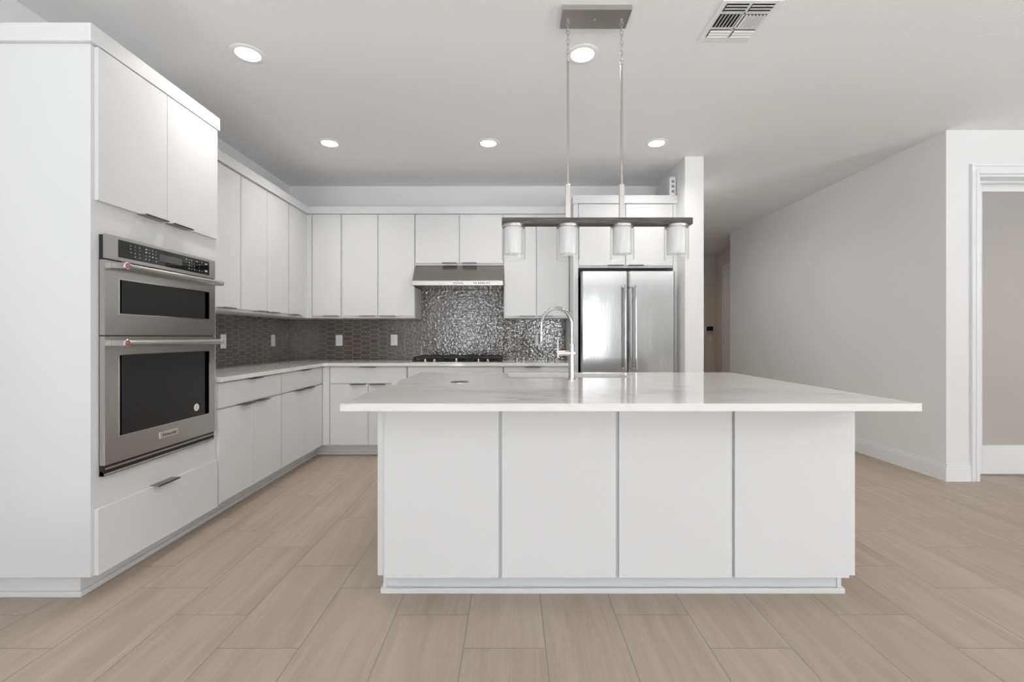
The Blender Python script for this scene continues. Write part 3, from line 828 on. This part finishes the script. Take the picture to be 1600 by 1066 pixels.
# ------------------------------------------------------------------ island
IX0, IX1, IY0, IY1 = -0.599, 1.529, 2.012, 3.19
t = thing('island_cabinet', (0.465, 2.6, 0), 'long white kitchen island base with four flat panels facing the camera', 'island')
b = bmesh.new()
bx(b, IX0, IX1, IY0, IY0 + 0.02, 0.104, 0.8835); bx(b, IX0, IX1, IY1 - 0.02, IY1, 0.104, 0.8835)
bx(b, IX0, IX0 + 0.02, IY0 + 0.02, IY1 - 0.02, 0.104, 0.8835); bx(b, IX1 - 0.02, IX1, IY0 + 0.02, IY1 - 0.02, 0.104, 0.8835)
bx(b, IX0 + 0.02, IX1 - 0.02, IY0 + 0.02, IY1 - 0.02, 0.104, 0.12)
link('body', b, 'white', t)
for x0, x1 in ((-0.565, -0.058), (-0.045, 0.459), (0.4725, 0.971), (0.984, 1.490)):
    link('panel_door', BX(x0, x1, 1.9915, 2.0115, 0.103, 0.882, bev=0.0012), 'white', t)
# kitchen side doors
for k in range(4):
    w0 = IX0 + 0.02 + k * 0.522
    link('panel_door', BX(w0, w0 + 0.512, IY1 + 0.0005, IY1 + 0.019, 0.110, 0.875, bev=0.0012), 'white', t)
b = bmesh.new()
bx(b, -0.588, -0.570, 2.062, 3.13, 0, 0.1035); bx(b, 1.486, 1.504, 2.062, 3.13, 0, 0.1035)
bx(b, -0.570, 1.486, 2.068, 2.083, 0, 0.1035); bx(b, -0.570, 1.486, 3.11, 3.125, 0, 0.1035)
link('toe_kick', b, 'white', t)
b = bmesh.new()
bx(b, -0.598, 1.514, 2.049, 2.0615, 0, 0.024, bev=0.003, seg=2)
bx(b, -0.600, -0.5885, 2.0615, 3.12, 0, 0.024, bev=0.003); bx(b, 1.5045, 1.516, 2.0615, 3.12, 0, 0.024, bev=0.003)
link('shoe_molding', b, 'white', t)

# island top with the sink cut-out
TX0, TX1, TY0, TY1 = -0.655, 1.560, 1.715, 3.228
SX0, SX1, SY0, SY1 = -0.036, 0.752, 2.80, 3.145
b = bmesh.new()
def ring(x0, x1, y0, y1, z, r=0.0, n=1):
    if r == 0: return [b.verts.new(v) for v in ((x0, y0, z), (x1, y0, z), (x1, y1, z), (x0, y1, z))]
T = {}
for z in (0.884, 0.914):
    T[z] = (ring(TX0, TX1, TY0, TY1, z), ring(SX0, SX1, SY0, SY1, z))
for i in range(4):
    j = (i + 1) % 4
    for z, fl_ in ((0.884, 1), (0.914, 0)):
        O, I = T[z]; b.faces.new((O[i], O[j], I[j], I[i]))
    O0, I0 = T[0.884]; O1, I1 = T[0.914]
    b.faces.new((O0[i], O0[j], O1[j], O1[i])); b.faces.new((I0[i], I0[j], I1[j], I1[i]))
bmesh.ops.recalc_face_normals(b, faces=b.faces)
es = [e for e in b.edges if len(e.link_faces) == 2 and e.calc_face_angle(0) > 1.0]
bmesh.ops.bevel(b, geom=es, offset=0.0025, segments=2, affect='EDGES', profile=0.5)
tag(link('island_countertop', b, 'quartz'), 'large white quartz slab topping the kitchen island', 'countertop')

# sink
t = thing('kitchen_sink', (0.358, 2.97, 0.66), 'undermount stainless steel sink let into the island top', 'sink')
b = bmesh.new()
x0, x1, y0, y1, zb, zt = SX0 - 0.004, SX1 + 0.004, SY0 - 0.004, SY1 + 0.004, 0.67, 0.8835
bx(b, x0 - 0.003, x0, y0 - 0.003, y1 + 0.003, zb, zt); bx(b, x1, x1 + 0.003, y0 - 0.003, y1 + 0.003, zb, zt)
bx(b, x0, x1, y0 - 0.003, y0, zb, zt); bx(b, x0, x1, y1, y1 + 0.003, zb, zt); bx(b, x0 - 0.003, x1 + 0.003, y0 - 0.003, y1 + 0.003, zb - 0.003, zb)
bx(b, x0 - 0.02, x0 - 0.003, y0 - 0.02, y1 + 0.015, zt - 0.003, zt); bx(b, x1 + 0.003, x1 + 0.02, y0 - 0.02, y1 + 0.015, zt - 0.003, zt)
link('basin', b, 'sinksteel', t)
b = bmesh.new(); lathe(b, [(0.045, 0), (0.045, 0.003), (0.03, 0.003), (0.025, 0.001), (0.0001, 0.001)], (0.358, 2.97, zb), 28); link('drain', b, 'chrome', t)

# faucet
fx, fy = 0.352, 2.662
t = thing('kitchen_faucet', (fx, fy, 0.914), 'chrome gooseneck faucet standing on the island by the sink', 'faucet')
b = bmesh.new()
lathe(b, [(0.0235, 0.0), (0.0235, 0.006), (0.0185, 0.010), (0.0175, 0.012), (0.0175, 0.205), (0.016, 0.211), (0.0135, 0.212)], (fx, fy, 0.9142), 32)
link('base', b, 'chrome', t)
dx, dy = -0.172, 0.118; L = math.hypot(dx, dy); ux, uy = dx / L, dy / L; Rr = L / 2
zc = 1.236
pts = [(fx, fy, 1.12), (fx, fy, 1.18)]
for i in range(0, 25):
    a = PI * i / 24
    s_ = Rr - Rr * math.cos(a)
    pts.append((fx + ux * s_, fy + uy * s_, zc + Rr * math.sin(a)))
pts += [(fx + dx, fy + dy, 1.21)]
link('spout', tube(bmesh.new(), pts, 0.0118, 24), 'chrome', t)
b = bmesh.new(); lathe(b, [(0.0118, 0.098), (0.0135, 0.094), (0.0135, 0.004), (0.012, 0.0)], (fx + dx, fy + dy, 1.113), 28)
sh = link('spray_head', b, 'chrome', t)
link('spray_button', BX(fx + dx - 0.0165, fx + dx - 0.0125, fy + dy - 0.006, fy + dy + 0.006, 1.125, 1.19, bev=0.001), 'black', sh)
b = bmesh.new(); cyl(b, (fx - 0.005, fy, 1.072), 0.0155, -0.075, 0.026, 'x', 28, 0.002)
lv = link('handle', b, 'warm_reflection', t)
b = bmesh.new(); bx(b, fx - 0.0845, fx - 0.0805, fy - 0.008, fy + 0.008, 1.045, 1.148, bev=0.001)
link('lever', b, 'chrome', lv)

# pop-up outlet cap
t = thing('popup_outlet', (-0.292, 2.52, 0.914), 'flat dark round pop-up outlet set in the island top', 'outlet')
b = bmesh.new(); lathe(b, [(0.052, 0), (0.052, 0.002), (0.046, 0.0035), (0.044, 0.0035), (0.044, 0.0)], (-0.292, 2.52, 0.9142), 36); link('rim', b, 'nickel', t)
b = bmesh.new(); cyl(b, (-0.292, 2.52, 0.9142), 0.0435, 0.0, 0.0028, 'z', 36); link('cap', b, 'black', t)

# ------------------------------------------------------------------ linear chandelier
CY = 2.342
t = thing('linear_pendant', (0.43, CY, CEIL - 0.026), 'four-light pendant with dark wood bar hanging over the island', 'pendant lamp')
b = bmesh.new(); bx(b, 0.254, 0.606, 2.270, 2.414, CEIL - 0.026, CEIL - 0.0003, bev=0.0015)
cnp = link('canopy', b, 'nickel', t)
b = bmesh.new(); lathe(b, [(0.006, 0), (0.006, -0.006), (0.003, -0.009), (0.0001, -0.009)], (0.43, CY, CEIL - 0.026), 16); link('screw', b, 'nickel', cnp)
BZ0, BZ1 = 1.747, 1.780
def oval(c, w_, h_, rot):
    n = 20; P = []
    for i in range(n):
        a = 2 * PI * i / n
        X = w_ * math.cos(a); Z = h_ * math.sin(a)
        P.append((c[0] + X * math.cos(rot), c[1] + X * math.sin(rot), c[2] + Z))
    return P
for i, x in enumerate((0.2905, 0.569)):
    zt = CEIL - 0.026
    b = bmesh.new(); lathe(b, [(0.009, 0), (0.009, -0.004), (0.004, -0.008), (0.004, -0.014)], (x, CY, zt), 16)
    tube(b, oval((x, CY, zt - 0.024), 0.009, 0.011, 0), 0.0018, 8, True)
    ch = link('chain', b, 'nickel', t)
    rod_top = 2.588 - 0.008 * i
    z = zt - 0.042; k = 0
    n_l = 8; pitch = (z - rod_top - 0.012) / (n_l - 1)
    for k in range(n_l):
        link('chain_link', tube(bmesh.new(), oval((x, CY, z - k * pitch), 0.0075, 0.0155, (PI / 2 if k % 2 == 0 else 0.15)), 0.0017, 8, True), 'nickel', ch)
    b = bmesh.new(); lathe(b, [(0.003, 0.010), (0.006, 0.002), (0.0062, 0.0), (0.0062, -(rod_top - 1.955))], (x, CY, rod_top), 20); link('rod', b, 'nickel', t)
    b = bmesh.new()
    bx(b, x - 0.013, x + 0.013, CY - 0.010, CY + 0.010, BZ1 + 0.0002, 1.958, bev=0.001)
    link('stem', b, 'nickel', t)
b = bmesh.new(); bx(b, -0.0525, 0.927, CY - 0.032, CY + 0.032, BZ0, BZ1, bev=0.001); link('bar', b, 'barwood', t)
for i in range(4):
    x = 0.0085 + 0.2815 * i
    b = bmesh.new(); lathe(b, [(0.020, 0), (0.057, 0), (0.0585, -0.002), (0.0585, -0.013), (0.056, -0.014), (0.020, -0.014)], (x, CY, BZ0), 40)
    hd = link('shade_holder', b, 'nickel', t)
    g = bmesh.new(); ro, ri, h0, h1 = 0.0615, 0.0590, -0.006, -0.178
    lathe(g, [(ro, h0), (ro, h1), (ri, h1), (ri, h0), (ro, h0)], (x, CY, BZ0), 56); link('glass_shade', g, 'glass', hd)
    g = bmesh.new(); ro, ri, h0, h1 = 0.0485, 0.0465, -0.0145, -0.150
    lathe(g, [(ro, h0), (ro, h1), (ri, h1), (ri, h0), (ro, h0)], (x, CY, BZ0), 48); link('inner_shade', g, 'opal', hd)
    g = bmesh.new(); lathe(g, [(0.016, -0.014), (0.016, -0.055), (0.009, -0.060), (0.022, -0.085), (0.026, -0.105), (0.018, -0.125), (0.0001, -0.131)], (x, CY, BZ0), 24)
    link('bulb', g, 'opal', hd)

# ------------------------------------------------------------------ ceiling lights
def can():
    t = thing('recessed_light', (0, 0, CEIL), '', 'ceiling light')
    b = bmesh.new(); lathe(b, [(0.096, 0.0), (0.096, -0.003), (0.090, -0.006), (0.068, -0.006), (0.066, -0.003), (0.066, 0.0), (0.096, 0.0)], (0, 0, CEIL), 48)
    link('trim_ring', b, 'trim', t)
    b = bmesh.new(); cyl(b, (0, 0, CEIL), 0.0655, -0.003, 0.0, 'z', 48); link('diffuser', b, 'lamp', t)
    return t
c0 = can(); CG = 'lit recessed ceiling lights'
spots = [(-1.560, 2.665, 'round recessed ceiling light nearest the oven tower'), (0.417, 2.670, 'round recessed ceiling light beside the pendant canopy'),
         (-1.575, 3.895, 'small-looking recessed ceiling light at the back left'), (-0.204, 3.895, 'recessed ceiling light at the back, middle of the row of three'),
         (1.249, 3.895, 'recessed ceiling light at the back right, in front of the fridge')]
for i, (x, y, lb) in enumerate(spots):
    if i == 0: c0.location = (x, y, CEIL); c0['label'] = lb; c0['group'] = CG
    else: copytree(c0, (x, y, CEIL), lb, CG)
    spot((x, y, CEIL - 0.02), 20 * P_CAN)
# added lamps brightening the right wall, hidden from the camera by the divider wall
for x, y, p, lb in ((1.97, 5.15, 13, 'added unseen fill light in the hall just behind the refrigerator wall'), (2.5, 6.3, 3, 'added unseen fill light halfway down the hall')):
    copytree(c0, (x, y, CEIL), lb); spot((x, y, CEIL - 0.02), p * P_HALL_FILL, angle=2.9, r=0.1)
# added warm fill lamp at the hall end (out of sight round the corner)
spot((3.0, 8.6, CEIL - 0.02), 10, (1.0, 0.80, 0.60))
copytree(c0, (3.0, 8.6, CEIL), 'added unseen fill light at the far end of the hall')
# added unseen lamp in the room behind, lighting the frosted door pane
spot((5.0, 5.2, CEIL - 0.02), 300, (1.0, 0.86, 0.74))
copytree(c0, (5.0, 5.2, CEIL), 'added unseen fill light in the room behind the frosted door')

# ------------------------------------------------------------------ ceiling vent
t = thing('ceiling_vent', (1.2, 2.39, CEIL), 'white louvered air vent on the ceiling right of the pendant', 'air vent')
b = bmesh.new(); zc = CEIL
vx0, vx1, vy0, vy1 = 1.047, 1.352, 2.236, 2.545
ox0, ox1, oy0, oy1 = 1.076, 1.322, 2.258, 2.514
z0, z1 = zc - 0.006, zc - 0.0003
bx(b, vx0, ox0, vy0, vy1, z0, z1, bev=0.0015); bx(b, ox1, vx1, vy0, vy1, z0, z1, bev=0.0015)
bx(b, ox0, ox1, vy0, oy0, z0, z1, bev=0.0015); bx(b, ox0, ox1, oy1, vy1, z0, z1, bev=0.0015)
bx(b, 1.1935, 1.2045, oy0, oy1, z0, z1)
bx(b, ox0, ox1, 2.319, 2.329, z0, z1); bx(b, ox0, ox1, 2.434, 2.446, z0, z1)
link('frame', b, 'trim', t)
link('duct_shade_sheet', BX(ox0, ox1, oy0, oy1, zc - 0.0012, zc - 0.0003), 'duct_shade_sheet', t)  # flat dark sheet: shade inside the duct put into colour
def louver(cx, cy_, lx, ly, ax, ang_):
    b = BX(-lx / 2, lx / 2, -ly / 2, ly / 2, -0.0006, 0.0006)
    bmesh.ops.rotate(b, verts=b.verts, cent=(0, 0, 0), matrix=Matrix.Rotation(ang_, 3, ax))
    bmesh.ops.translate(b, verts=b.verts, vec=(cx, cy_, zc - 0.0105))
    link('louver', b, 'trim', t)
for xa, xb in ((ox0, 1.1935), (1.2045, ox1)):
    for k in range(3): louver((xa + xb) / 2, 2.457 + k * 0.021, xb - xa - 0.006, 0.0125, 'X', -0.35)
    for k in range(3): louver((xa + xb) / 2, 2.267 + k * 0.021, xb - xa - 0.006, 0.014, 'X', 0.3)
    for k in range(6): louver(xa + 0.012 + k * 0.0185, 2.3815, 0.014, 0.102, 'Y', -0.75 if xa < 1.1 else 0.75)

# ------------------------------------------------------------------ hall wall devices
t = thing('alarm_panel', (4.09, 9.29, 1.33), 'white alarm touch panel with black screen on the far hall wall', 'panel')
link('housing', BX(3.985, 4.155, 9.278, 9.2995, 1.262, 1.392, bev=0.003), 'plastic', t)
link('screen', BX(4.00, 4.14, 9.2765, 9.278, 1.288, 1.384), 'blackgloss', t)
link('speaker_strip', BX(3.99, 4.150, 9.2765, 9.278, 1.266, 1.274), 'ink', t)
t = thing('light_switch', (4.09, 9.29, 1.1), 'white light switch below the alarm panel', 'switch')
link('cover_plate', BX(4.03, 4.11, 9.293, 9.2995, 1.06, 1.18, bev=0.002), 'plastic', t)
link('rocker', BX(4.054, 4.086, 9.290, 9.293, 1.085, 1.155, bev=0.001), 'plastic', t)
